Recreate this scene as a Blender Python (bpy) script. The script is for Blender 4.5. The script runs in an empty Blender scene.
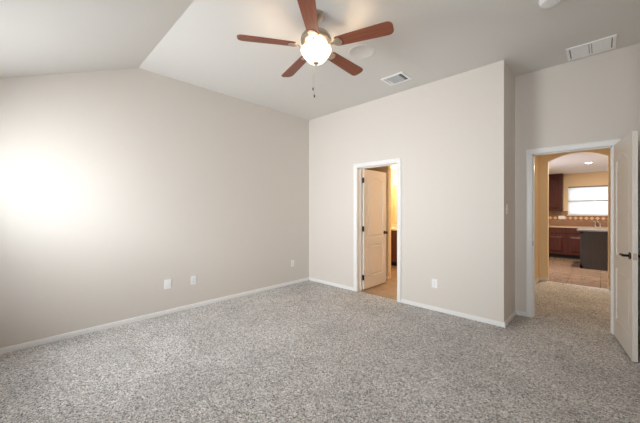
import bpy, bmesh, math, random
from mathutils import Vector, Matrix
random.seed(7)
C = bpy.context.scene.collection
SC = bpy.context.scene
R = math.radians
# ------------------------------------------------------------------ camera, world, daylight, exposure
CAM_H = 1.35
cam = bpy.data.cameras.new('camera'); co = bpy.data.objects.new('camera', cam); C.objects.link(co)
co.location = (0, 0, CAM_H); co.rotation_euler = (R(90), 0, R(44.04))
cam.sensor_width = 36; cam.lens = 290/640*36; cam.shift_y = -1.5/640; cam.clip_start = .02
SC.camera = co
w = bpy.data.worlds.new('world'); SC.world = w; w.use_nodes = True
bg = w.node_tree.nodes['Background']; bg.inputs[0].default_value = (.80, .90, 1, 1); bg.inputs[1].default_value = 1.0
SC.view_settings.view_transform = 'Standard'; SC.view_settings.look = 'None'
SC.view_settings.gamma = 1; SC.view_settings.use_curve_mapping = False
SC.view_settings.exposure = 0.86
SC.cycles.diffuse_bounces = 8; SC.cycles.max_bounces = 12

def area(name, loc, rot, sx, sy, power, col=(1, 1, 1), spread=180):
    l = bpy.data.lights.new(name, 'AREA'); l.shape = 'RECTANGLE'; l.size = sx; l.size_y = sy
    l.energy = power; l.color = col; l.spread = R(spread)
    o = bpy.data.objects.new(name, l); C.objects.link(o); o.location = loc; o.rotation_euler = rot
    return o
def point(name, loc, power, col, r=.05):
    l = bpy.data.lights.new(name, 'POINT'); l.energy = power; l.color = col; l.shadow_soft_size = r
    o = bpy.data.objects.new(name, l); C.objects.link(o); o.location = loc
    return o
# daylight behind the camera: one inferred window, one unseen and added for fill
WIN = [(-3.64, -2.26, .70, 2.12), (-.45, .85, .70, 2.12)]
def aimed(name, loc, to, sx, sy, power, col, spread=180):
    o = area(name, loc, (0, 0, 0), sx, sy, power, col, spread)
    o.rotation_euler = (Vector(to)-Vector(loc)).to_track_quat('-Z', 'Y').to_euler(); return o
aimed('bright_sky', (-1.65, -3.5, 2.75), (-4.05, .1, 1.35), 1.9, 1.2, 14, (.80, .91, 1), 70)
area('daylight', (-2.94, -.98, 1.42), (R(90), 0, 0), 1.3, 1.35, 62, (.93, .97, 1), 124)
aimed('daylight', (.20, -.98, 1.42), (-2.5, 3.88, 1.5), 1.2, 1.3, 15, (.93, .97, 1), 76)  # fill through the added second window, aimed left to leave the niche darker
area('daylight', (-.05, 11.55, 1.61), (R(-90), 0, 0), 1.2, .8, 5.5, (.95, .98, 1))
area('daylight', (-2.42, 8.0, 1.05), (0, R(-90), 0), 1.9, 1.4, 28, (.74, .80, 1), 130)

# ------------------------------------------------------------------ materials
def S(r, g, b):
    f = lambda v: ((v/255+.055)/1.055)**2.4 if v/255 > .04045 else v/255/12.92
    return (f(r), f(g), f(b), 1)
def mat(name, col, rough=.6, metal=0, spec=.5, emit=None, es=0, bump=None, trans=0):
    m = bpy.data.materials.new(name); m.use_nodes = True
    nt = m.node_tree; b = nt.nodes['Principled BSDF']
    b.inputs['Base Color'].default_value = col; b.inputs['Roughness'].default_value = rough
    b.inputs['Metallic'].default_value = metal; b.inputs['Specular IOR Level'].default_value = spec
    if emit: b.inputs['Emission Color'].default_value = emit; b.inputs['Emission Strength'].default_value = es
    if bump:
        n = nt.nodes.new('ShaderNodeTexNoise'); n.inputs['Scale'].default_value = bump[0]; n.inputs['Detail'].default_value = 3
        t = nt.nodes.new('ShaderNodeTexCoord'); nt.links.new(t.outputs['Object'], n.inputs['Vector'])
        k = nt.nodes.new('ShaderNodeBump'); k.inputs['Strength'].default_value = bump[1]; k.inputs['Distance'].default_value = bump[2]
        nt.links.new(n.outputs['Fac'], k.inputs['Height']); nt.links.new(k.outputs['Normal'], b.inputs['Normal'])
    return m
def ramp(nt, src, stops):
    r = nt.nodes.new('ShaderNodeValToRGB'); e = r.color_ramp.elements
    e[0].position, e[0].color = stops[0]; e[1].position, e[1].color = stops[-1]
    for p, c in stops[1:-1]:
        x = e.new(p); x.color = c
    nt.links.new(src, r.inputs[0]); return r
def coords(nt, scale=(1, 1, 1)):
    t = nt.nodes.new('ShaderNodeTexCoord'); mp = nt.nodes.new('ShaderNodeMapping'); mp.inputs['Scale'].default_value = scale
    nt.links.new(t.outputs['Object'], mp.inputs['Vector']); return mp.outputs['Vector']
def noise(nt, vec, scale, detail=2, rough=.5):
    n = nt.nodes.new('ShaderNodeTexNoise'); n.inputs['Scale'].default_value = scale
    n.inputs['Detail'].default_value = detail; n.inputs['Roughness'].default_value = rough
    nt.links.new(vec, n.inputs['Vector']); return n.outputs['Fac']
def mixc(nt, a, b, fac, mode='MIX'):
    m = nt.nodes.new('ShaderNodeMix'); m.data_type = 'RGBA'; m.blend_type = mode
    for src, sock in ((a, 6), (b, 7), (fac, 0)):
        if isinstance(src, (int, float, tuple)): m.inputs[sock].default_value = src
        else: nt.links.new(src, m.inputs[sock])
    return m.outputs[2]
def wood(name, c0, c1, scale=(2, 40, 40), rough=.35, spec=.5):
    m = mat(name, c0, rough, spec=spec); nt = m.node_tree; b = nt.nodes['Principled BSDF']
    v = coords(nt, scale); r = ramp(nt, noise(nt, v, 1.0, 5, .65), [(.3, c0), (.7, c1)])
    nt.links.new(r.outputs[0], b.inputs['Base Color']); return m
def carpet_mat():
    m = mat('carpet', S(165, 160, 155), 1.0, spec=.05); nt = m.node_tree; b = nt.nodes['Principled BSDF']
    v = coords(nt)
    def cells(scale):
        vo = nt.nodes.new('ShaderNodeTexVoronoi'); vo.inputs['Scale'].default_value = scale
        nt.links.new(v, vo.inputs['Vector']); sx = nt.nodes.new('ShaderNodeSeparateColor'); nt.links.new(vo.outputs['Color'], sx.inputs[0]); return sx.outputs[0]
    n1 = mixc(nt, cells(150), cells(75), .28)
    r1 = ramp(nt, n1, [(.08, S(104, 100, 97)), (.36, S(174, 170, 166)), (.60, S(202, 198, 195)), (.92, S(243, 241, 239))])
    n2 = noise(nt, v, 1.7, 3, .6)
    r2 = ramp(nt, n2, [(.35, (.86, .86, .86, 1)), (.65, (1.06, 1.06, 1.06, 1))])
    c = mixc(nt, r1.outputs[0], r2.outputs[0], 1.0, 'MULTIPLY')
    nt.links.new(c, b.inputs['Base Color'])
    k = nt.nodes.new('ShaderNodeBump'); k.inputs['Strength'].default_value = .5; k.inputs['Distance'].default_value = .006
    nt.links.new(n1, k.inputs['Height']); nt.links.new(k.outputs['Normal'], b.inputs['Normal'])
    return m
def tile_mat(name, c0, c1, grout, size, rough=.35, width=1.0):
    m = mat(name, c0, rough); nt = m.node_tree; b = nt.nodes['Principled BSDF']
    v = coords(nt)
    br = nt.nodes.new('ShaderNodeTexBrick'); br.offset = 0; br.inputs['Scale'].default_value = 1/size
    br.inputs['Brick Width'].default_value = width; br.inputs['Row Height'].default_value = 1; br.inputs['Mortar Size'].default_value = .012
    br.inputs['Color1'].default_value = c0; br.inputs['Color2'].default_value = c1; br.inputs['Mortar'].default_value = grout
    nt.links.new(v, br.inputs['Vector'])
    n = noise(nt, v, 7, 4, .6); r = ramp(nt, n, [(.3, (.78, .78, .78, 1)), (.7, (1.1, 1.08, 1.05, 1))])
    nt.links.new(mixc(nt, br.outputs['Color'], r.outputs[0], 1.0, 'MULTIPLY'), b.inputs['Base Color'])
    return m
def splash_mat():
    # running-bond brown stone tile with a band of pale diamonds; object x along the wall, z up
    m = mat('backsplash_tile', S(150, 112, 84), .45); nt = m.node_tree; b = nt.nodes['Principled BSDF']
    t = nt.nodes.new('ShaderNodeTexCoord'); sp = nt.nodes.new('ShaderNodeSeparateXYZ'); nt.links.new(t.outputs['Object'], sp.inputs[0])
    cb = nt.nodes.new('ShaderNodeCombineXYZ'); nt.links.new(sp.outputs['X'], cb.inputs['X']); nt.links.new(sp.outputs['Z'], cb.inputs['Y'])
    br = nt.nodes.new('ShaderNodeTexBrick'); br.inputs['Scale'].default_value = 10
    br.inputs['Brick Width'].default_value = 1; br.inputs['Row Height'].default_value = 1; br.inputs['Mortar Size'].default_value = .02
    br.inputs['Color1'].default_value = S(150, 116, 92); br.inputs['Color2'].default_value = S(130, 98, 78); br.inputs['Mortar'].default_value = S(120, 92, 72)
    nt.links.new(cb.outputs[0], br.inputs['Vector'])
    def mth(op, a, bb=None):
        n = nt.nodes.new('ShaderNodeMath'); n.operation = op
        for i, s in enumerate((a, bb)):
            if s is None: continue
            if isinstance(s, (int, float)): n.inputs[i].default_value = s
            else: nt.links.new(s, n.inputs[i])
        return n.outputs[0]
    per = .115
    fx = mth('ABSOLUTE', mth('SUBTRACT', mth('FRACT', mth('DIVIDE', sp.outputs['X'], per)), .5))
    fx = mth('MULTIPLY', fx, per)
    fz = mth('ABSOLUTE', mth('SUBTRACT', sp.outputs['Z'], 1.115))
    dia = mth('LESS_THAN', mth('ADD', fx, fz), .05)
    band = mth('LESS_THAN', fz, .055)
    c1 = mixc(nt, br.outputs['Color'], S(128, 92, 66), band)
    nt.links.new(mixc(nt, c1, S(214, 176, 138), dia), b.inputs['Base Color'])
    return m

M = {}
M['wall'] = mat('wall_paint', S(214, 207, 199), .55, spec=.3, bump=(90, .15, .002))
M['wall_yellow'] = mat('yellow_wall_paint', S(231, 209, 171), .6, spec=.3)
M['wall_peach'] = mat('peach_wall_paint', S(238, 216, 182), .6, spec=.3)
M['ceil'] = mat('ceiling_paint', S(219, 217, 213), .8, spec=.2, bump=(120, .2, .002))
M['trim'] = mat('white_trim_paint', S(230, 229, 227), .35)
M['door'] = mat('white_door_paint', S(224, 217, 208), .38)
M['carpet'] = carpet_mat()
M['tile'] = tile_mat('kitchen_floor_tile', S(154, 132, 114), S(142, 122, 106), S(112, 98, 88), .45, .14)
M['bath_tile'] = tile_mat('bathroom_floor_tile', S(172, 144, 116), S(162, 134, 108), S(130, 100, 76), .33, .4)
M['splash'] = splash_mat()
M['bronze'] = mat('dark_bronze', S(52, 42, 36), .35, metal=.8)
M['nickel'] = mat('brushed_nickel', S(196, 184, 168), .32, metal=1)
M['chrome'] = mat('chrome', S(225, 225, 225), .12, metal=1)
M['blade'] = wood('blade_wood', S(112, 58, 40), S(150, 84, 58), (3, 60, 60), .4)
M['cherry'] = wood('cherry_cabinet_wood', S(54, 23, 19), S(78, 35, 29), (30, 30, 2.5), .42, .25)
M['darkwood'] = wood('dark_island_wood', S(34, 28, 27), S(46, 39, 37), (40, 40, 3), .45)
M['vanity'] = wood('vanity_wood', S(74, 38, 24), S(100, 54, 34), (30, 30, 3), .4)
M['black'] = mat('black_toe_kick', S(22, 18, 17), .8)  # plain black finish of the cabinet toe kicks
M['laminate'] = mat('grey_laminate', S(100, 100, 102), .5, spec=.3)
M['counter'] = mat('tan_laminate', S(176, 150, 126), .3)
M['vanity_top'] = mat('cultured_marble', S(236, 222, 198), .25)
M['plastic'] = mat('white_plastic', S(236, 236, 236), .4)
M['slot'] = mat('dark_slot', S(70, 68, 66), .6)
M['rail'] = mat('grey_rail_and_shade', S(122, 116, 110), .6)
M['vent_dark'] = mat('vent_duct_dark', S(70, 70, 72), .7)
M['vent_grey'] = mat('vent_louver_grey', S(186, 187, 188), .5)
M['vent'] = mat('vent_enamel', S(242, 242, 241), .45)
M['filter'] = mat('filter_media', S(120, 120, 120), .9)
M['bowl'] = mat('lit_frosted_glass', S(255, 248, 235), .4, emit=(1, .86, .68, 1), es=1.7)
M['lens'] = mat('lit_lens', S(255, 250, 240), .4, emit=(1, .86, .66, 1), es=14)
M['bulb'] = mat('added_bathroom_shade', S(255, 245, 225), .4, emit=(1, .82, .56, 1), es=32)
M['hall_shade'] = mat('added_hall_shade', S(255, 245, 225), .4, emit=(1, .82, .56, 1), es=7)
M['globe'] = mat('lit_vanity_globe', S(255, 245, 225), .4, emit=(1, .80, .52, 1), es=80)
M['mirror'] = mat('mirror_silver', (.9, .9, .9, 1), .03, metal=1)
M['slat'] = mat('blind_slat', S(240, 241, 242), .5)
nt = M['slat'].node_tree; tr = nt.nodes.new('ShaderNodeBsdfTranslucent'); tr.inputs[0].default_value = (.9, .93, .96, 1)
mx = nt.nodes.new('ShaderNodeMixShader'); mx.inputs[0].default_value = .5
nt.links.new(nt.nodes['Principled BSDF'].outputs[0], mx.inputs[1]); nt.links.new(tr.outputs[0], mx.inputs[2])
nt.links.new(mx.outputs[0], nt.nodes['Material Output'].inputs[0])
def glass_mat():
    m = bpy.data.materials.new('window_glass'); m.use_nodes = True; nt = m.node_tree; nt.nodes.clear()
    o = nt.nodes.new('ShaderNodeOutputMaterial'); t = nt.nodes.new('ShaderNodeBsdfTransparent'); g = nt.nodes.new('ShaderNodeBsdfGlossy')
    g.inputs['Roughness'].default_value = .02
    x = nt.nodes.new('ShaderNodeMixShader'); x.inputs[0].default_value = .06
    nt.links.new(t.outputs[0], x.inputs[1]); nt.links.new(g.outputs[0], x.inputs[2]); nt.links.new(x.outputs[0], o.inputs[0])
    return m
M['glass'] = glass_mat()
M['screen'] = mat('insect_screen', S(70, 70, 72), .8)
nt = M['screen'].node_tree; tp = nt.nodes.new('ShaderNodeBsdfTransparent'); mx = nt.nodes.new('ShaderNodeMixShader'); mx.inputs[0].default_value = .45
nt.links.new(nt.nodes['Principled BSDF'].outputs[0], mx.inputs[2]); nt.links.new(tp.outputs[0], mx.inputs[1])
nt.links.new(mx.outputs[0], nt.nodes['Material Output'].inputs[0])

# ------------------------------------------------------------------ mesh helpers
class MB:
    def __init__(s): s.bm = bmesh.new()
    def box(s, x0, x1, y0, y1, z0, z1):
        v = [s.bm.verts.new(p) for p in ((x0,y0,z0),(x1,y0,z0),(x1,y1,z0),(x0,y1,z0),(x0,y0,z1),(x1,y0,z1),(x1,y1,z1),(x0,y1,z1))]
        for f in ((0,3,2,1),(4,5,6,7),(0,1,5,4),(1,2,6,5),(2,3,7,6),(3,0,4,7)): s.bm.faces.new([v[i] for i in f])
        return s
    def prism(s, poly, axis, a, b):
        """poly of 2-D points in the two other axes, in order (x,y,z minus axis)"""
        def P(p, d):
            return {'x': (d, p[0], p[1]), 'y': (p[0], d, p[1]), 'z': (p[0], p[1], d)}[axis]
        v0 = [s.bm.verts.new(P(p, a)) for p in poly]; v1 = [s.bm.verts.new(P(p, b)) for p in poly]
        n = len(poly)
        s.bm.faces.new(v0[::-1]); s.bm.faces.new(v1)
        for i in range(n): s.bm.faces.new((v0[i], v0[(i+1) % n], v1[(i+1) % n], v1[i]))
        return s
    def cyl(s, p0, p1, r0, r1=None, n=20):
        r1 = r0 if r1 is None else r1
        p0, p1 = Vector(p0), Vector(p1); d = (p1-p0).normalized()
        a = d.orthogonal().normalized(); b = d.cross(a)
        rings = []
        for p, r in ((p0, r0), (p1, r1)):
            rings.append([s.bm.verts.new(p+(a*math.cos(2*math.pi*i/n)+b*math.sin(2*math.pi*i/n))*r) for i in range(n)])
        s.bm.faces.new(rings[0][::-1]); s.bm.faces.new(rings[1])
        for i in range(n): s.bm.faces.new((rings[0][i], rings[0][(i+1) % n], rings[1][(i+1) % n], rings[1][i]))
        return s
    def lathe(s, prof, c=(0, 0, 0), n=40):
        rings = []
        for r, z in prof:
            if r < 1e-5: rings.append([s.bm.verts.new((c[0], c[1], c[2]+z))])
            else: rings.append([s.bm.verts.new((c[0]+r*math.cos(2*math.pi*i/n), c[1]+r*math.sin(2*math.pi*i/n), c[2]+z)) for i in range(n)])
        for A, B in zip(rings, rings[1:]):
            for i in range(n):
                j = (i+1) % n
                if len(A) == 1 and len(B) == 1: break
                if len(A) == 1: s.bm.faces.new((A[0], B[i], B[j]))
                elif len(B) == 1: s.bm.faces.new((A[i], B[0], A[j]))
                else: s.bm.faces.new((A[i], B[i], B[j], A[j]))
        return s
    def tube(s, pts, r, n=12):
        pts = [Vector(p) for p in pts]; rings = []; up = None
        for i, p in enumerate(pts):
            d = (pts[min(i+1, len(pts)-1)]-pts[max(i-1, 0)]).normalized()
            if up is None: up = d.orthogonal().normalized()
            up = (up-d*up.dot(d)).normalized(); b = d.cross(up)
            rr = r[i] if isinstance(r, (list, tuple)) else r
            rings.append([s.bm.verts.new(p+(up*math.cos(2*math.pi*k/n)+b*math.sin(2*math.pi*k/n))*rr) for k in range(n)])
        for A, B in zip(rings, rings[1:]):
            for k in range(n): s.bm.faces.new((A[k], A[(k+1) % n], B[(k+1) % n], B[k]))
        s.bm.faces.new(rings[0][::-1]); s.bm.faces.new(rings[-1])
        return s
    def build(s, name, m, parent=None, loc=(0, 0, 0), rot=(0, 0, 0), bevel=0, smooth=False):
        bmesh.ops.recalc_face_normals(s.bm, faces=s.bm.faces[:])
        me = bpy.data.meshes.new(name); s.bm.to_mesh(me); s.bm.free()
        me.materials.append(m)
        o = bpy.data.objects.new(name, me); C.objects.link(o)
        if parent: o.parent = parent
        o.location = loc; o.rotation_euler = rot
        if smooth:
            me.shade_smooth(); me.set_sharp_from_angle(angle=R(38))
        if bevel:
            b = o.modifiers.new('bevel', 'BEVEL'); b.width = bevel; b.segments = 2; b.limit_method = 'ANGLE'; b.angle_limit = R(40)
        return o
def tag(o, label, cat, group=None, kind=None):
    o['label'] = label; o['category'] = cat
    if group: o['group'] = group
    if kind: o['kind'] = kind
    return o
def struct(o, label, cat): return tag(o, label, cat, kind='structure')
def thing(name, label, cat, loc=(0, 0, 0), rot=(0, 0, 0), group=None):
    o = bpy.data.objects.new(name, None); C.objects.link(o); o.empty_display_size = .1
    o.location = loc; o.rotation_euler = rot
    return tag(o, label, cat, group)
def copy_tree(o, parent=None):
    c = o.copy(); C.objects.link(c)
    if parent: c.parent = parent
    for ch in [x for x in bpy.data.objects if x.parent == o]: copy_tree(ch, c)
    return c
def wallx(mb, x0, x1, y0, y1, z0, z1, holes=()):
    """wall running along x with rectangular holes (xa,xb,za,zb)"""
    xs = x0
    for xa, xb, za, zb in sorted(holes):
        mb.box(xs, xa, y0, y1, z0, z1)
        if za > z0: mb.box(xa, xb, y0, y1, z0, za)
        mb.box(xa, xb, y0, y1, zb, z1); xs = xb
    mb.box(xs, x1, y0, y1, z0, z1); return mb

# ------------------------------------------------------------------ layout
XL, YB, YR, YA, XS = -4.05, 3.88, 4.47, 6.96, -.80   # left wall, back wall, niche wall, arch wall, niche side
H = 3.082; YC = 1.0; YW = -.75; ZE = H-.435*(YC-YW)      # ceiling, crease line, window wall, eave
XR, XN = 1.60, .312                                     # right wall, niche right wall
KC = 2.405; YK = 11.2                                   # kitchen ceiling and back wall
BO = (-2.895, -2.163); HO = (-.613, .092); DH = 2.05    # clear door openings

# ---- floors
struct(MB().box(XL-.12, XR+.12, YW-.15, YB+.04, -.1, 0).box(XS-.13, XN+.2, YB+.04, YR+.06, -.1, 0).box(-1.0, .9, YR+.06, YA+.02, -.1, 0).build('floor', M['carpet']),
       'grey speckled cut pile carpet over the bedroom and the hall', 'carpet')
struct(MB().box(-4.2, -.98, YB+.1301, 6.95, -.1, -.002).box(BO[0]-.02, BO[1]+.02, YB+.0401, YB+.1301, -.1, .001).build('floor', M['bath_tile']),
       'tan tiled bathroom floor seen past the narrow open door', 'floor')
struct(MB().box(-3.4, 2.6, YA+.02, YK+.2, -.1, -.001).build('floor', M['tile']), 'beige square tiled kitchen floor beyond the arch', 'floor')
# ---- bedroom walls
prof = [(YW-.15, 0), (YB+.13, 0), (YB+.13, H+.1), (YC, H+.1), (YW-.15, ZE+.1-.06)]
struct(MB().prism(prof, 'x', XL-.12, XL).build('wall_left', M['wall']), 'long blank greige wall on the left, washed by window light', 'wall')
struct(wallx(MB(), XL, XS, YB, YB+.13, 0, H+.1, [(BO[0]-.017, BO[1]+.017, 0, DH+.017)]).build('wall_back', M['wall']),
       'greige wall holding the narrow bathroom doorway', 'wall')
struct(MB().box(XS-.13, XS, YB+.13, YR, 0, H+.1).build('wall_niche_side', M['wall']), 'short greige return wall with the light switch', 'wall')
struct(wallx(MB(), XS-.13, XN+.12, YR, YR+.13, 0, H+.1, [(HO[0]-.017, HO[1]+.017, 0, DH+.017)]).build('wall_niche', M['wall']),
       'greige wall above and beside the hall doorway', 'wall')
struct(MB().box(XN, XR, 3.42, YR, 0, H+.1).build('wall_niche_right', M['wall']), 'greige wall behind the opened hall door', 'wall')
struct(MB().prism([(YW-.15, 0), (3.42, 0), (3.42, H+.1), (YC, H+.1), (YW-.15, ZE+.04)], 'x', XR, XR+.12).build('wall_right', M['wall']),
       'greige wall on the right of the bedroom', 'wall')
struct(wallx(MB(), XL, XR, YW-.15, YW, 0, ZE+.04, WIN).build('wall_window', M['wall']), 'greige bedroom window wall behind the viewpoint', 'wall')
# ---- ceilings
struct(MB().prism([(YR, H), (YC, H), (YW, ZE), (YW, ZE+.12), (YC, H+.12), (YR, H+.12)], 'x', XL, XR).build('ceiling', M['ceil']),
       'off white bedroom ceiling, flat with one sloped side', 'ceiling')
# ---- hall
struct(MB().box(XS-.19, -.86, YR+.13, YA, 0, 2.6).build('wall_hall_left', M['wall_yellow']), 'yellow hall wall just inside the doorway', 'wall')
struct(MB().box(.80, .92, YR+.13, YA, 0, 2.6).build('wall_hall_right', M['wall_yellow']), 'yellow hall wall hidden by the open door', 'wall')
AX0, AX1, ASP, AT = -.717, .094, 2.27, 2.388
def arch_wall():
    mb = MB(); y0, y1 = YA, YA+.13
    mb.box(-3.4, AX0, y0, y1, 0, 2.6); mb.box(AX1, 2.6, y0, y1, 0, 2.6)
    cw = (AX1-AX0)/2; rise = AT-ASP; rad = (cw*cw+rise*rise)/(2*rise); cx = (AX0+AX1)/2; cz = AT-rad
    a0 = math.asin(cw/rad); n = 24
    pts = [(cx+rad*math.sin(-a0+2*a0*i/n), cz+rad*math.cos(-a0+2*a0*i/n)) for i in range(n+1)]
    for p, q in zip(pts, pts[1:]): mb.prism([(p[0], p[1]), (q[0], q[1]), (q[0], 2.6), (p[0], 2.6)], 'y', y0, y1)
    bmesh.ops.remove_doubles(mb.bm, verts=mb.bm.verts[:], dist=1e-5)
    return mb.build('wall_arch', M['wall_yellow'])
struct(arch_wall(), 'yellow hall wall pierced by the arched opening to the kitchen', 'wall')
struct(MB().box(-.86, .80, YR+.13, YA, 2.5, 2.6).build('ceiling', M['ceil']), 'hall ceiling behind the door header', 'ceiling')
# ---- kitchen shell
KW = (-.69, .62, 1.205, 2.03)
struct(wallx(MB(), -3.4, 2.6, YK, YK+.15, 0, 2.6, [KW]).build('wall_kitchen_back', M['wall_peach']), 'peach kitchen wall around the blind covered window', 'wall')
mb = MB(); mb.box(-2.35, -2.2, YA+.13, 7.3, 0, 2.6).box(-2.35, -2.2, 8.7, YK, 0, 2.6).box(-2.35, -2.2, 7.3, 8.7, 2.02, 2.6)
struct(mb.build('wall_kitchen_left', M['wall_peach']), 'kitchen wall to the left, out of view', 'wall')
struct(MB().box(2.5, 2.6, YA+.13, YK, 0, 2.6).build('wall_kitchen_right', M['wall_peach']), 'kitchen wall to the right, out of view', 'wall')
struct(MB().box(-2.2, 2.5, YA+.13, YK, KC, 2.6).build('ceiling', M['ceil']), 'kitchen ceiling with one small recessed light', 'ceiling')
# ---- bathroom shell
struct(MB().box(-4.2, -4.08, YB+.13, 6.95, 0, 2.6).build('wall_bathroom_left', M['wall_yellow']), 'bathroom left wall hidden behind the door', 'wall')
struct(MB().box(-4.08, -.98, 6.83, 6.95, 0, 2.6).build('wall_bathroom_back', M['wall_yellow']), 'yellow bathroom wall above the vanity', 'wall')
struct(MB().box(-4.08, -2.97, 4.99, 5.09, 0, 2.44).build('wall_bathroom_partition', M['wall_yellow']), 'tan partition edge just past the bathroom door', 'wall')
struct(MB().box(XS-.19, XS-.13, YB+.13, YR+.13, 0, 2.6).build('wall_bathroom_right', M['wall_yellow']), 'bathroom right wall, out of view', 'wall')
struct(MB().box(-4.08, XS-.19, YB+.13, 6.83, 2.44, 2.56).build('ceiling', M['ceil']), 'bathroom ceiling glimpsed above the open door', 'ceiling')

# ---- baseboards (stepped profile)
BH = .052
def bb_prof(n):  # list of (offset from wall, height)
    return [(0, 0), (.014*n, 0), (.014*n, BH*.62), (.010*n, BH*.68), (.010*n, BH*.9), (.005*n, BH), (0, BH)]
def bb_x(mb, x0, x1, y, n): mb.prism([(y+p[0]*n, p[1]) for p in bb_prof(1)], 'x', x0, x1)
def bb_y(mb, y0, y1, x, n): mb.prism([(x+p[0]*n, p[1]) for p in bb_prof(1)], 'y', y0, y1)
def bb(name, label, fn, *a):
    mb = MB(); fn(mb, *a); return struct(mb.build(name, M['trim']), label, 'baseboard')
CW = .064
bb('baseboard_left', 'white baseboard along the long left wall', bb_y, YW, YB, XL, 1)
mb = MB(); bb_x(mb, XL+.014, BO[0]-CW, YB, -1)
struct(mb.build('baseboard_back', M['trim']), 'white baseboard between the far corner and the bathroom door', 'baseboard')
mb = MB(); bb_x(mb, BO[1]+CW, XS+.014, YB, -1)
struct(mb.build('baseboard_back', M['trim']), 'white baseboard right of the bathroom door', 'baseboard')
bb('baseboard_niche_side', 'white baseboard on the short return wall', bb_y, YB, YR, XS, 1)
bb('baseboard_niche', 'white baseboard left of the hall door casing', bb_x, XS+.014, HO[0]-CW, YR, -1)
bb('baseboard_niche_right', 'white baseboard behind the opened hall door', bb_y, 3.42, YR, XN, -1)
bb('baseboard_hall_left', 'white baseboard on the yellow hall wall', bb_y, YR+.13, YA, -.86, 1)
bb('baseboard_arch_left', 'white baseboard left of the kitchen arch', bb_x, -.846, AX0, YA, -1)
bb('baseboard_arch_right', 'white baseboard right of the kitchen arch', bb_x, AX1, .80, YA, -1)
bb('baseboard_bathroom', 'white baseboard on the bathroom partition', bb_x, -4.08, -2.97, 4.99, -1)

# ---- door casings and jambs
def casing(name, x0, x1, y, dirn, label):
    """jamb lining through the wall plus casing on the room face (dirn -1: faces -y)"""
    mb = MB()
    mb.box(x0-.017, x0, y, y+.13, 0, DH).box(x1, x1+.017, y, y+.13, 0, DH).box(x0-.017, x1+.017, y, y+.13, DH, DH+.017)
    st = .045 if name == 'trim_2' else .075
    mb.box(x0, x0+.011, y+st, y+st+.035, 0, DH).box(x1-.011, x1, y+st, y+st+.035, 0, DH).box(x0, x1, y+st, y+st+.035, DH-.011, DH)
    for a, b in ((x0-CW, x0-.004), (x1+.004, x1+CW)):
        s = 1 if a > x0 else -1
        inn, out = (b, a) if s < 0 else (a, b)
        mb.prism([(inn, y), (inn, y-.010), (inn+s*.02, y-.014), (out-s*.012, y-.019), (out, y-.017), (out, y)], 'z', 0, DH+.004)
    zi, zo = DH+.004, DH+CW
    mb.prism([(y, zi), (y-.010, zi), (y-.014, zi+.02), (y-.019, zo-.012), (y-.017, zo), (y, zo)], 'x', x0-CW, x1+CW)
    return struct(mb.build(name, M['trim']), label, 'door frame')
tr1 = casing('trim_1', BO[0], BO[1], YB, -1, 'white casing and jamb around the bathroom doorway')
tr2 = casing('trim_2', HO[0], HO[1], YR, -1, 'white casing and jamb around the hall doorway')
MB().box(HO[0]-.001, HO[0]+.002, YR+.008, YR+.036, .90, .96).build('strike_plate', M['bronze'], tr2)

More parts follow.
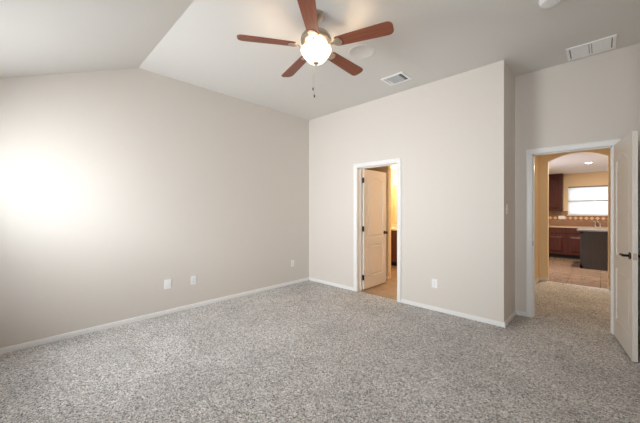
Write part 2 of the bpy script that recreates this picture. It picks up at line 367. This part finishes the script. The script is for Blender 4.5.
# ---- two-panel arch-top doors
def outline(x0, x1, z0, z1, rise, d, n=14):
    x0 += d; x1 -= d; z0 += d; z1 -= d
    if rise <= 0:
        pts = [(x0, z0), (x1, z0), (x1, z1), (x0, z1)]
        out = []
        for i in range(4):
            a, b = pts[i], pts[(i+1) % 4]
            out += [(a[0]+(b[0]-a[0])*k/6, a[1]+(b[1]-a[1])*k/6) for k in range(6)]
        return out
    zs = z1-rise; out = [(x0, z0), ((x0+x1)/2, z0), (x1, z0), (x1, (z0+zs)/2)]
    for i in range(n+1):
        t = i/n; x = x1+(x0-x1)*t
        out.append((x, zs+rise*(0.5-0.5*math.cos(2*math.pi*t))**.8))
    out.append((x0, (z0+zs)/2)); return out
def door_leaf(name, wd, ht, loc, rz, label, lever, mir=1, pin=0):
    """local x from the hinge, thickness on +y*mir"""
    bm = bmesh.new(); T = .035
    st = .105
    panels = [(st, wd-st, .20, .735, 0), (st, wd-st, .865, ht-.115, .075)]
    for side in (0, 1):
        yf = 0 if side == 0 else T; s = 1 if side == 0 else -1
        def loop(pts, dep): return [bm.verts.new((p[0], yf+s*dep, p[1])) for p in pts]
        def edges(vs): return [bm.edges.new((vs[i], vs[(i+1) % len(vs)])) for i in range(len(vs))]
        rect = loop([(0, 0), (wd, 0), (wd, ht), (0, ht)], 0)
        es = edges(rect); stacks = []
        for x0, x1, z0, z1, ri in panels:
            lv = [loop(outline(x0, x1, z0, z1, ri, d), dep) for d, dep in ((0, 0), (.008, .013), (.024, .013), (.040, .003))]
            es += edges(lv[0]); stacks.append(lv)
        bmesh.ops.triangle_fill(bm, edges=es, use_beauty=True)
        for lv in stacks:
            for A, B in zip(lv, lv[1:]):
                for i in range(len(A)):
                    j = (i+1) % len(A); bm.faces.new((A[i], A[j], B[j], B[i]))
            bm.faces.new(lv[-1])
        if side == 0: r0 = rect
        else:
            for i in range(4):
                j = (i+1) % 4; bm.faces.new((r0[i], r0[j], rect[j], rect[i]))
    if mir < 0:
        for v in bm.verts: v.co.y = -v.co.y
    m = MB(); m.bm.free(); m.bm = bm
    o = m.build(name, M['door'], None, loc, (0, 0, rz)); struct(o, label, 'door')
    # hinges at the pin side, handle set, latch
    for z in (.20, 1.02, ht-.19):
        py = pin*T*mir+(.004 if pin else -.004)*mir
        MB().cyl((-.004, py, z-.045), (-.004, py, z+.045), .0065, n=10).box(-.0035, .0, min(0, mir*.03), max(0, mir*.03), z-.044, z+.044).build('hinge', M['bronze'], o)
    hx = wd-.062
    for s in ((0, -1), (T, 1)):
        y0 = s[0]*mir; d = s[1]*mir
        h = MB().cyl((hx, y0, .925), (hx, y0+d*.008, .925), .033, .030, 24).cyl((hx, y0+d*.008, .925), (hx, y0+d*.045, .925), .011, n=14)
        if lever:
            h.tube([(hx+.004, y0+d*.045, .925), (hx-.03, y0+d*.050, .929), (hx-.07, y0+d*.050, .925), (hx-.105, y0+d*.046, .920), (hx-.118, y0+d*.038, .918)], [.012, .011, .010, .009, .006], 12)
            h.build('lever_handle', M['bronze'], o, smooth=True)['label'] = 'dark bronze lever handle'
        else:
            h.bm.verts.ensure_lookup_table()
            prof = [(0, .062), (.018, .060), (.027, .050), (.027, .040), (.018, .030), (.010, .026)]
            k = 20; rings = []
            for r, q in prof:
                rings.append([h.bm.verts.new((hx+r*math.cos(2*math.pi*i/k), y0+d*q, .925+r*math.sin(2*math.pi*i/k))) for i in range(k)])
            for A, B in zip(rings, rings[1:]):
                for i in range(k): h.bm.faces.new((A[i], A[(i+1) % k], B[(i+1) % k], B[i]))
            bmesh.ops.remove_doubles(h.bm, verts=h.bm.verts[:], dist=1e-6)
            h.build('door_knob', M['bronze'], o, smooth=True)['label'] = 'dark bronze door knob'
    ym = mir*T/2
    MB().box(wd-.001, wd+.0015, ym-.0125, ym+.0125, .925-.03, .925+.03).cyl((wd, ym, .925), (wd+.010, ym, .925), .008, n=12).build('latch_plate', M['nickel'], o)
    return o
# bathroom door: hinged on the left jamb, swung back 90 degrees into the bathroom
door_leaf('door_1', .708, 2.028, (BO[0]+.036, YB+.137, .012), R(90), 'white arch-top two-panel door open into the bathroom', False, 1)
# hall door: hinged on the right jamb, swung 98 degrees into the bedroom
door_leaf('door_2', .70, 2.035, (HO[1]+.010, YR-.014, .012), R(278.2), 'white arch-top two-panel door open beside the hall doorway', True, 1, 1)
ds = thing('door_stop', 'small white tipped spring door stop behind the hall door', 'door stop', (XN-.014, 3.80, .035))
MB().cyl((0, 0, 0), (-.004, 0, 0), .012).cyl((-.004, 0, 0), (-.028, 0, 0), .005).build('spring', M['nickel'], ds)
MB().cyl((-.028, 0, 0), (-.044, 0, 0), .007).build('tip', M['plastic'], ds)

# ------------------------------------------------------------------ windows behind the viewpoint
for i, (x0, x1, z0, z1) in enumerate(WIN):
    y0, y1 = YW-.10, YW-.06; mb = MB(); t = .04
    mb.box(x0, x0+t, y0, y1, z0, z1).box(x1-t, x1, y0, y1, z0, z1).box(x0+t, x1-t, y0, y1, z0, z0+t).box(x0+t, x1-t, y0, y1, z1-t, z1)
    mb.box(x0+t, x1-t, y0, y1, (z0+z1)/2-.02, (z0+z1)/2+.02).box(x0-.03, x1+.03, YW, YW+.03, z0-.02, z0)
    o = struct(mb.build('window_%d' % (i+1), M['trim']), ('white sash bedroom window nearest the left wall' if i == 0 else 'added white sash window behind the viewpoint, placed to light the back wall'), 'window')
    MB().box(x0+t, x1-t, YW-.082, YW-.078, z0+t, z1-t).build('glass', M['glass'], o)
    MB().box(x0+t, x1-t, YW-.098, YW-.097, z0+t, (z0+z1)/2-.02).build('insect_screen', M['screen'], o)

# ------------------------------------------------------------------ ceiling fan
FX, FY, FZ = -1.813, 1.824, H
fan = thing('ceiling_fan', 'five bladed reddish wood ceiling fan with a glowing glass bowl', 'ceiling fan', (FX, FY, FZ))
MB().lathe([(0, 0), (.068, 0), (.070, -.010), (.060, -.030), (.040, -.048), (.020, -.056), (0, -.056)]).build('canopy', M['nickel'], fan, smooth=True)
MB().cyl((0, 0, -.05), (0, 0, -.16), .013).lathe([(0, -.125), (.022, -.125), (.026, -.14), (.030, -.165), (0, -.165)]).build('downrod', M['nickel'], fan, smooth=True)
MB().lathe([(0, -.150), (.045, -.152), (.085, -.164), (.118, -.184), (.134, -.208), (.137, -.222), (.130, -.226), (.137, -.231), (.134, -.246), (.112, -.264), (.085, -.272), (0, -.272)]).build('motor_housing', M['nickel'], fan, smooth=True)
MB().lathe([(0, -.272), (.062, -.272), (.066, -.285), (.060, -.292), (.036, -.296), (.014, -.300), (.010, -.425), (0, -.425)]).build('light_fitter', M['nickel'], fan, smooth=True)
bowl = MB().lathe([(.124, -.310), (.132, -.313), (.134, -.320), (.131, -.332), (.116, -.358), (.092, -.390), (.070, -.413), (.050, -.423), (.030, -.427), (0, -.428)]).build('glass_bowl', M['bowl'], fan, smooth=True)
MB().lathe([(0, -.426), (.026, -.428), (.027, -.433), (.018, -.438), (.010, -.444), (0, -.446)]).build('finial', M['nickel'], bowl, smooth=True)
for k in range(3):
    a = R(40+120*k); ca, sa = math.cos(a), math.sin(a)
    MB().tube([(.055*ca, .055*sa, -.288), (.10*ca, .10*sa, -.292), (.136*ca, .136*sa, -.304), (.142*ca, .142*sa, -.318)], .005, 8).build('bowl_clip', M['nickel'], fan, smooth=True)
bulb = point('fan_bulb', (0, 0, -.345), 4.5, (1, .76, .50), .03); bulb.parent = fan; bulb.location = (.0, .03, -.385)
def blade_mesh():
    r0, r1 = .185, .675; n = 10
    up = []
    for x, hw in ((r0, .046), (.20, .052), (.30, .056), (.45, .062), (.60, .067), (.63, .067)): up.append((x, hw))
    for k in range(1, n+1):
        a = math.pi/2*k/n; up.append((.63+.045*math.sin(a), .067-.045*(1-math.cos(a)) if k < n else .022))
    poly = up+[(x, -y) for x, y in reversed(up)]
    return MB().prism(poly, 'z', -.004, .004)
def arm_mesh():
    mb = MB()
    mb.prism([(.085, .014), (.13, .010), (.165, .016), (.19, .042), (.225, .040), (.245, .014), (.245, -.014), (.225, -.040), (.19, -.042), (.165, -.016), (.13, -.010), (.085, -.014)], 'z', -.011, -.0045)
    for x, y in ((.20, .026), (.20, -.026), (.228, 0)): mb.cyl((x, y, -.011), (x, y, -.014), .006, n=10)
    mb.tube([(.085, 0, .0), (.11, 0, -.012), (.15, 0, -.013)], .010, 10)
    return mb
for k in range(5):
    a = R(20+72*k)
    b = blade_mesh().build('blade', M['blade'], fan, (0, 0, -.283), (R(-12), 0, 0), bevel=.002)
    b.rotation_mode = 'QUATERNION'
    b.rotation_quaternion = (Matrix.Rotation(a, 3, 'Z') @ Matrix.Rotation(R(-12), 3, 'X')).to_quaternion()
    arm_mesh().build('blade_bracket', M['nickel'], b, bevel=.0015)
for ang, L in ((R(146), .585), (R(141), .65)):
    x, y = .066*math.cos(ang), .066*math.sin(ang)
    # chains fall beside the bowl from the switch housing
    x, y = .146*math.cos(ang), .146*math.sin(ang)
    ch = MB().tube([(x*.42, y*.42, -.290), (x*.9, y*.9, -.296), (x, y, -.312), (x, y, -L)], .0008, 6).build('pull_chain', M['nickel'], fan)
    MB().lathe([(0, 0), (.004, -.002), (.006, -.014), (.005, -.026), (0, -.03)], (x, y, -L), 12).build('chain_fob', M['bronze'], ch, smooth=True)

# ------------------------------------------------------------------ ceiling fittings
v = thing('supply_vent', 'white louvred air vent on the ceiling near the bathroom door', 'vent', (-1.938, 3.452, H))
def frame(mb, w_, d_, t, z0, z1):
    mb.box(-w_/2, w_/2, -d_/2, -d_/2+t, z0, z1).box(-w_/2, w_/2, d_/2-t, d_/2, z0, z1).box(-w_/2, -w_/2+t, -d_/2+t, d_/2-t, z0, z1).box(w_/2-t, w_/2, -d_/2+t, d_/2-t, z0, z1)
    return mb
frame(MB(), .31, .27, .032, -.009, 0).build('frame', M['vent'], v, bevel=.002)
MB().box(-.124, .124, -.104, .104, -.0015, -.0005).build('duct', M['vent_dark'], v)
for k in range(8):
    y = -.09+k*.0257
    MB().prism([(y-.009, -.002), (y+.006, -.010), (y+.0075, -.010), (y-.0075, -.002)], 'x', -.082, .082).build('louver', M['vent_grey'], v)
for x, s in ((-.109, -1), (-.094, -1), (.094, 1), (.109, 1)):
    MB().prism([(x-.005*s, -.002), (x+.004*s, -.010), (x+.0055*s, -.010), (x-.0035*s, -.002)], 'y', -.104, .104).build('louver', M['vent'], v)
g = thing('return_grille', 'large white return air grille on the ceiling above the hall door', 'vent', (-.077, 4.245, H))
frame(MB(), .385, .325, .026, -.012, 0).build('frame', M['vent'], g, bevel=.002)
MB().box(-.008, .008, -.137, .137, -.010, 0).build('center_bar', M['vent'], g)
MB().box(-.169, .169, -.137, .137, -.0015, -.0005).build('filter', M['filter'], g)
for sx in (-1, 1):
    mb = MB()
    for k in range(22):
        y = -.131+k*.0125
        mb.prism([(y-.0058, -.0065), (y+.0058, -.0080), (y+.0058, -.0090), (y-.0058, -.0075)], 'x', min(sx*.013, sx*.158), max(sx*.013, sx*.158))
    mb.build('louver_bank', M['vent'], g)
sd = thing('smoke_detector', 'round white smoke detector on the ceiling at top edge', 'smoke detector', (-.293, 3.015, H))
MB().lathe([(0, 0), (.078, 0), (.080, -.004), (.080, -.012), (.074, -.014)]).build('base', M['plastic'], sd, smooth=True)
MB().lathe([(.074, -.012), (.072, -.030), (.062, -.042), (.030, -.046), (0, -.046)]).build('cover', M['plastic'], sd, smooth=True)
MB().cyl((.03, 0, -.045), (.03, 0, -.048), .008).build('test_button', M['vent'], sd)
sp = thing('ceiling_cover_plate', 'round flush cover plate on the ceiling right of the fan', 'cover plate', (-1.88, 2.60, H))
MB().lathe([(0, 0), (.145, 0), (.147, -.002), (.145, -.005), (.132, -.006), (.129, -.004), (0, -.004)]).build('disc', M['ceil'], sp, smooth=True)

# ------------------------------------------------------------------ wall plates
def outlet(label, loc, rz, w_=.072, h_=.117, group=None, kind='duplex'):
    """local: plate in xz, faces -y"""
    o = thing({'duplex': 'wall_outlet', 'switch': 'light_switch', 'jack': 'cable_wall_plate'}[kind], label, {'duplex': 'outlet', 'switch': 'light switch', 'jack': 'wall plate'}[kind], loc, (0, 0, rz), group)
    MB().box(-w_/2, w_/2, -.006, 0, -h_/2, h_/2).build('plate', M['plastic'], o, bevel=.002)
    if kind == 'duplex':
        for z in (-.0195, .0195):
            rc = MB().box(-.016, .016, -.008, -.006, z-.014, z+.014).build('receptacle', M['plastic'], o, bevel=.001)
            MB().box(-.008, -.006, -.0085, -.008, z-.002, z+.007).box(.006, .008, -.0085, -.008, z-.002, z+.006).cyl((0, -.008, z-.008), (0, -.0085, z-.008), .0025, n=10).build('slot', M['slot'], rc)
        MB().cyl((0, -.006, 0), (0, -.0075, 0), .003, n=10).build('screw', M['nickel'], o)
    elif kind == 'switch':
        MB().prism([(-.006, -.013), (-.006, .013), (-.012, .008), (-.017, .004), (-.016, -.002)], 'x', -.005, .005).build('toggle', M['plastic'], o)
        for z in (-.03, .03): MB().cyl((0, -.006, z), (0, -.0075, z), .003, n=10).build('screw', M['nickel'], o)
    else:
        MB().cyl((0, -.006, 0), (0, -.011, 0), .010, n=6).cyl((0, -.011, 0), (0, -.02, 0), .0045, n=12).build('jack', M['plastic'], o)
        for z in (-.03, .03): MB().cyl((0, -.006, z), (0, -.0075, z), .003, n=10).build('screw', M['nickel'], o)
    return o
outlet('larger bluish white cable plate low on the left wall', (XL, 1.337, .385), R(90), .088, .124, None, 'jack')
outlet('white outlet beside the cable plate on the left wall', (XL, 1.667, .378), R(90))
outlet('white outlet on the left wall close to the far corner', (XL, 3.466, .376), R(90))
outlet('white outlet low on the wall right of the bathroom door', (-1.605, YB, .362), 0)
outlet('white light switch on the short return wall', (XS, 4.02, 1.36), R(90), kind='switch')

# ------------------------------------------------------------------ hall lamp, unseen, added to light the yellow hall
hl = thing('added_hall_light', 'added frosted dome light, unseen behind the header, to light the hall', 'ceiling light', (-.2, 6.05, 2.5))
MB().lathe([(0, 0), (.15, 0), (.155, -.012), (.15, -.02)]).build('base', M['nickel'], hl, smooth=True)
MB().lathe([(.145, -.015), (.13, -.05), (.08, -.075), (0, -.085)]).build('shade', M['hall_shade'], hl, smooth=True)

bcl = thing('added_bathroom_light', 'added frosted dome light, out of view, to warm the bathroom door', 'ceiling light', (-1.75, 5.1, 2.44))  # unseen lamp added to warm the open bathroom door
MB().lathe([(0, 0), (.15, 0), (.155, -.012), (.15, -.02)]).build('base', M['nickel'], bcl, smooth=True)
MB().lathe([(.145, -.015), (.13, -.05), (.08, -.075), (0, -.085)]).build('shade', M['bulb'], bcl, smooth=True)
# ------------------------------------------------------------------ bathroom furniture
VX0, VX1, VY0, VY1 = -4.06, -2.85, 6.24, 6.82
va = thing('vanity_cabinet', 'dark wood bathroom vanity behind the partition', 'vanity', ((VX0+VX1)/2, VY0, 0))
hw = (VX1-VX0)/2
MB().box(-hw, hw, .02, VY1-VY0, .10, .86).build('body', M['vanity'], va)
MB().box(-hw, hw, .07, VY1-VY0, 0, .10).build('toe_kick', M['black'], va)
for k in range(3):
    x0 = -hw+.02+k*(2*hw-.04)/3; x1 = x0+(2*hw-.04)/3-.015
    d = MB().box(x0, x1, 0, .02, .13, .83).box(x0+.05, x1-.05, -.005, 0, .19, .77).build('door', M['vanity'], va, bevel=.003)
    MB().cyl((x1-.03, 0, .72), (x1-.03, -.025, .72), .012, n=14).build('knob', M['bronze'], d, smooth=True)
MB().box(-hw-.005, hw+.02, -.025, VY1-VY0, .86, .895).box(-hw-.005, hw+.02, VY1-VY0-.02, VY1-VY0, .895, .985).build('countertop', M['vanity_top'], va, bevel=.004)
mi = thing('bathroom_mirror', 'frameless mirror on the yellow wall over the vanity', 'mirror', ((VX0+VX1)/2, 6.826, 1.0))
MB().box(-.42, .42, -.006, 0, 0, 1.0).build('mirror_glass', M['mirror'], mi)
lb = thing('vanity_light', 'warm globe light bar above the bathroom mirror', 'wall light', ((VX0+VX1)/2, 6.83, 2.12))
MB().box(-.32, .32, -.03, 0, -.05, .05).build('back_plate', M['nickel'], lb, bevel=.006)
for k in range(3):
    x = -.22+.22*k
    MB().lathe([(0, -.06), (.035, -.045), (.055, 0), (.035, .045), (0, .06)], (x, -.09, 0), 20).build('globe', M['globe'], lb, smooth=True)

# ------------------------------------------------------------------ kitchen
YF = 10.56                                                # base cabinet face
def raised_door(x0, x1, z0, z1, y=0):
    mb = MB().box(x0, x1, y-.018, y, z0, z1)
    mb2 = mb
    a, b = .052, .095
    v = [(x0+a, z0+a), (x1-a, z0+a), (x1-a, z1-a), (x0+a, z1-a)]; u = [(x0+b, z0+b), (x1-b, z0+b), (x1-b, z1-b), (x0+b, z1-b)]
    V = [mb.bm.verts.new((p[0], y-.0185, p[1])) for p in v]; U = [mb.bm.verts.new((p[0], y-.036, p[1])) for p in u]
    for i in range(4): mb.bm.faces.new((V[i], V[(i+1) % 4], U[(i+1) % 4], U[i]))
    mb.bm.faces.new(U); mb.bm.faces.new(V[::-1])
    return mb2
def base_cab(x0, x1, label):
    wd = x1-x0; o = thing('base_cabinet', label, 'cabinet', (x0, YF, 0), group='kitchen base cabinets')
    MB().box(0, wd, 0, YK-YF-.002, .10, .855).build('body', M['cherry'], o)
    MB().box(0, wd, .06, YK-YF-.002, 0, .10).build('toe_kick', M['black'], o)
    raised_door(.018, wd-.018, .12, .665).build('door', M['cherry'], o)
    MB().box(.018, wd-.018, -.018, 0, .70, .835).build('drawer', M['cherry'], o, bevel=.004)
    return o
base_cab(-1.60, -1.14, 'dark cherry base cabinet left of the two seen through the arch')
base_cab(-1.14, -.68, 'dark cherry base cabinet at the left side of the arch')
base_cab(-.68, -.22, 'dark cherry base cabinet partly hidden by the island')
base_cab(-.22, .70, 'dark cherry sink cabinet behind the island under the window')
def upper_cab(x0, x1, label):
    wd = x1-x0; o = thing('wall_cabinet', label, 'cabinet', (x0, 10.88, 1.325), group='kitchen wall cabinets')
    MB().box(0, wd, 0, YK-10.88-.002, 0, 1.02).build('body', M['cherry'], o)
    raised_door(.014, wd-.014, .014, 1.0).build('door', M['cherry'], o)
    MB().box(0, wd+.012, -.03, YK-10.88-.002, 1.02, KC-1.325-.003).build('crown', M['cherry'], o, bevel=.004)
    return o
upper_cab(-1.70, -1.245, 'dark cherry wall cabinet hidden left of the arch edge')
upper_cab(-1.245, -.79, 'dark cherry wall cabinet hanging left of the kitchen window')
ct = thing('kitchen_countertop', 'tan kitchen countertop running under the window', 'countertop', (0, 0, 0))
MB().box(-1.60, -.12, YF-.03, YK-.002, .857, .893).box(.50, .72, YF-.03, YK-.002, .857, .893).box(-.12, .50, YF-.03, YF+.07, .857, .893).box(-.12, .50, YK-.17, YK-.002, .857, .893).build('worktop', M['counter'], ct)
sk = thing('kitchen_sink', 'steel kitchen sink set in the counter below the window', 'sink', (.19, 10.83, .894))
mb = MB(); mb.box(-.325, .325, -.215, -.19, 0, .004).box(-.325, .325, .19, .215, 0, .004).box(-.325, -.30, -.19, .19, 0, .004).box(.30, .325, -.19, .19, 0, .004)
mb.box(-.30, .30, -.19, .19, -.034, -.030)
mb.build('basin', M['chrome'], sk)
fa = thing('kitchen_faucet', 'chrome kitchen faucet standing in front of the window', 'faucet', (-.10, 11.10, .893))
MB().cyl((0, 0, 0), (0, 0, .012), .03).tube([(0, 0, .01), (0, 0, .09), (.01, -.03, .14), (.04, -.08, .15), (.07, -.13, .12)], [.020, .016, .013, .012, .012]).build('spout', M['chrome'], fa, smooth=True)
MB().tube([(0, 0, .10), (-.02, 0, .13), (-.06, 0, .165)], [.010, .009, .007]).build('lever', M['chrome'], fa, smooth=True)
sy = thing('side_sprayer', 'small chrome sprayer right of the kitchen faucet', 'sprayer', (.0, 11.10, .893))
MB().lathe([(0, 0), (.024, 0), (.022, .02), (.012, .03), (.013, .06), (.018, .085), (0, .092)], n=18).build('sprayer_body', M['chrome'], sy, smooth=True)
tag(MB().box(-1.60, -.69, YK-.012, YK-.001, .893, 1.325).box(-.69, .62, YK-.012, YK-.001, .893, 1.19).box(.62, .75, YK-.012, YK-.001, .893, 1.325).build('tile_backsplash', M['splash']),
    'brown tile backsplash with a row of pale diamonds behind the counter', 'backsplash')
op = thing('switch_plate', 'wide white switch plate on the brown backsplash', 'switch', (-.83, YK-.012, 1.13))
MB().box(-.075, .075, -.006, 0, -.05, .05).build('plate', M['plastic'], op, bevel=.002)
for x in (-.046, 0, .046): MB().box(x-.014, x+.014, -.010, -.006, -.03, .03).build('rocker', M['vent'], op)
# window with blind
x0, x1, z0, z1 = KW; t = .035
mb = MB(); mb.box(x0, x0+t, YK+.05, YK+.10, z0, z1).box(x1-t, x1, YK+.05, YK+.10, z0, z1).box(x0+t, x1-t, YK+.05, YK+.10, z0, z0+t).box(x0+t, x1-t, YK+.05, YK+.10, z1-t, z1)
mb.box(x0+t, x1-t, YK+.045, YK+.105, 1.595, 1.63).box(x0-.02, x1+.02, YK-.03, YK+.05, z0-.018, z0)
wn = struct(mb.build('window_3', M['trim']), 'kitchen window above the sink seen through the arch', 'window')
MB().box(x0+t, x1-t, YK+.072, YK+.077, z0+t, z1-t).build('glass', M['glass'], wn)
bl = thing('window_blind', 'white slatted blind lowered over the kitchen window', 'blind', ((x0+x1)/2, YK+.025, z0))
hw = (x1-x0)/2-.008
MB().box(-hw, hw, -.02, .02, z1-z0-.028, z1-z0-.002).build('headrail', M['rail'], bl)  # headrail grey paints in the shadow line along the blind's top
n = 22
for k in range(n):
    z = .03+k*(z1-z0-.085)/(n-1); a = R(62); c, s_ = .0195*math.cos(a), .0195*math.sin(a)
    if .385 < z < .425: continue
    MB().prism([(-c, z+s_), (-c+.001, z+s_+.001), (c+.001, z-s_+.001), (c, z-s_)], 'x', -hw, hw).build('slat', M['slat'], bl)
MB().box(-hw, hw, -.012, .012, .003, .012).build('bottom_rail', M['slat'], bl)
MB().box(-hw, hw, -.012, .012, .397, .415).build('mid_rail', M['rail'], bl)['label'] = 'dark line across the middle of the blind'
# island
isl = thing('kitchen_island', 'dark brown kitchen island with a grey top beyond the arch', 'island', (-.341, 9.03, 0))
mb = MB().box(0, 2.2, .006, .62, 0, .862)
mb.box(0, .05, 0, .006, 0, .862).box(0, 2.2, 0, .006, 0, .09).box(0, 2.2, 0, .006, .80, .862)
for k in range(1, 24): mb.box(.05+.09*(k-1)+.002, .05+.09*k-.002, .002, .006, .09, .80)
mb.build('body', M['darkwood'], isl)
MB().box(-.055, 2.25, -.05, .67, .862, .90).build('island_top', M['laminate'], isl, bevel=.004)
rl = thing('recessed_light', 'small lit round light in the kitchen ceiling', 'ceiling light', (-.19, 8.78, KC))
MB().lathe([(.055, -.002), (.085, -.001), (.087, -.006), (.06, -.010), (.055, -.004)], n=28).build('trim_ring', M['plastic'], rl, smooth=True)
MB().lathe([(0, -.014), (.04, -.010), (.056, -.003), (.05, 0), (0, 0)], n=28).build('lens', M['lens'], rl, smooth=True)
dl = bpy.data.lights.new('recessed_lamp', 'AREA'); dl.shape = 'DISK'; dl.size = .09; dl.energy = 44; dl.color = (1, .82, .60)
dlo = bpy.data.objects.new('recessed_lamp', dl); C.objects.link(dlo); dlo.parent = rl; dlo.location = (0, 0, -.018)
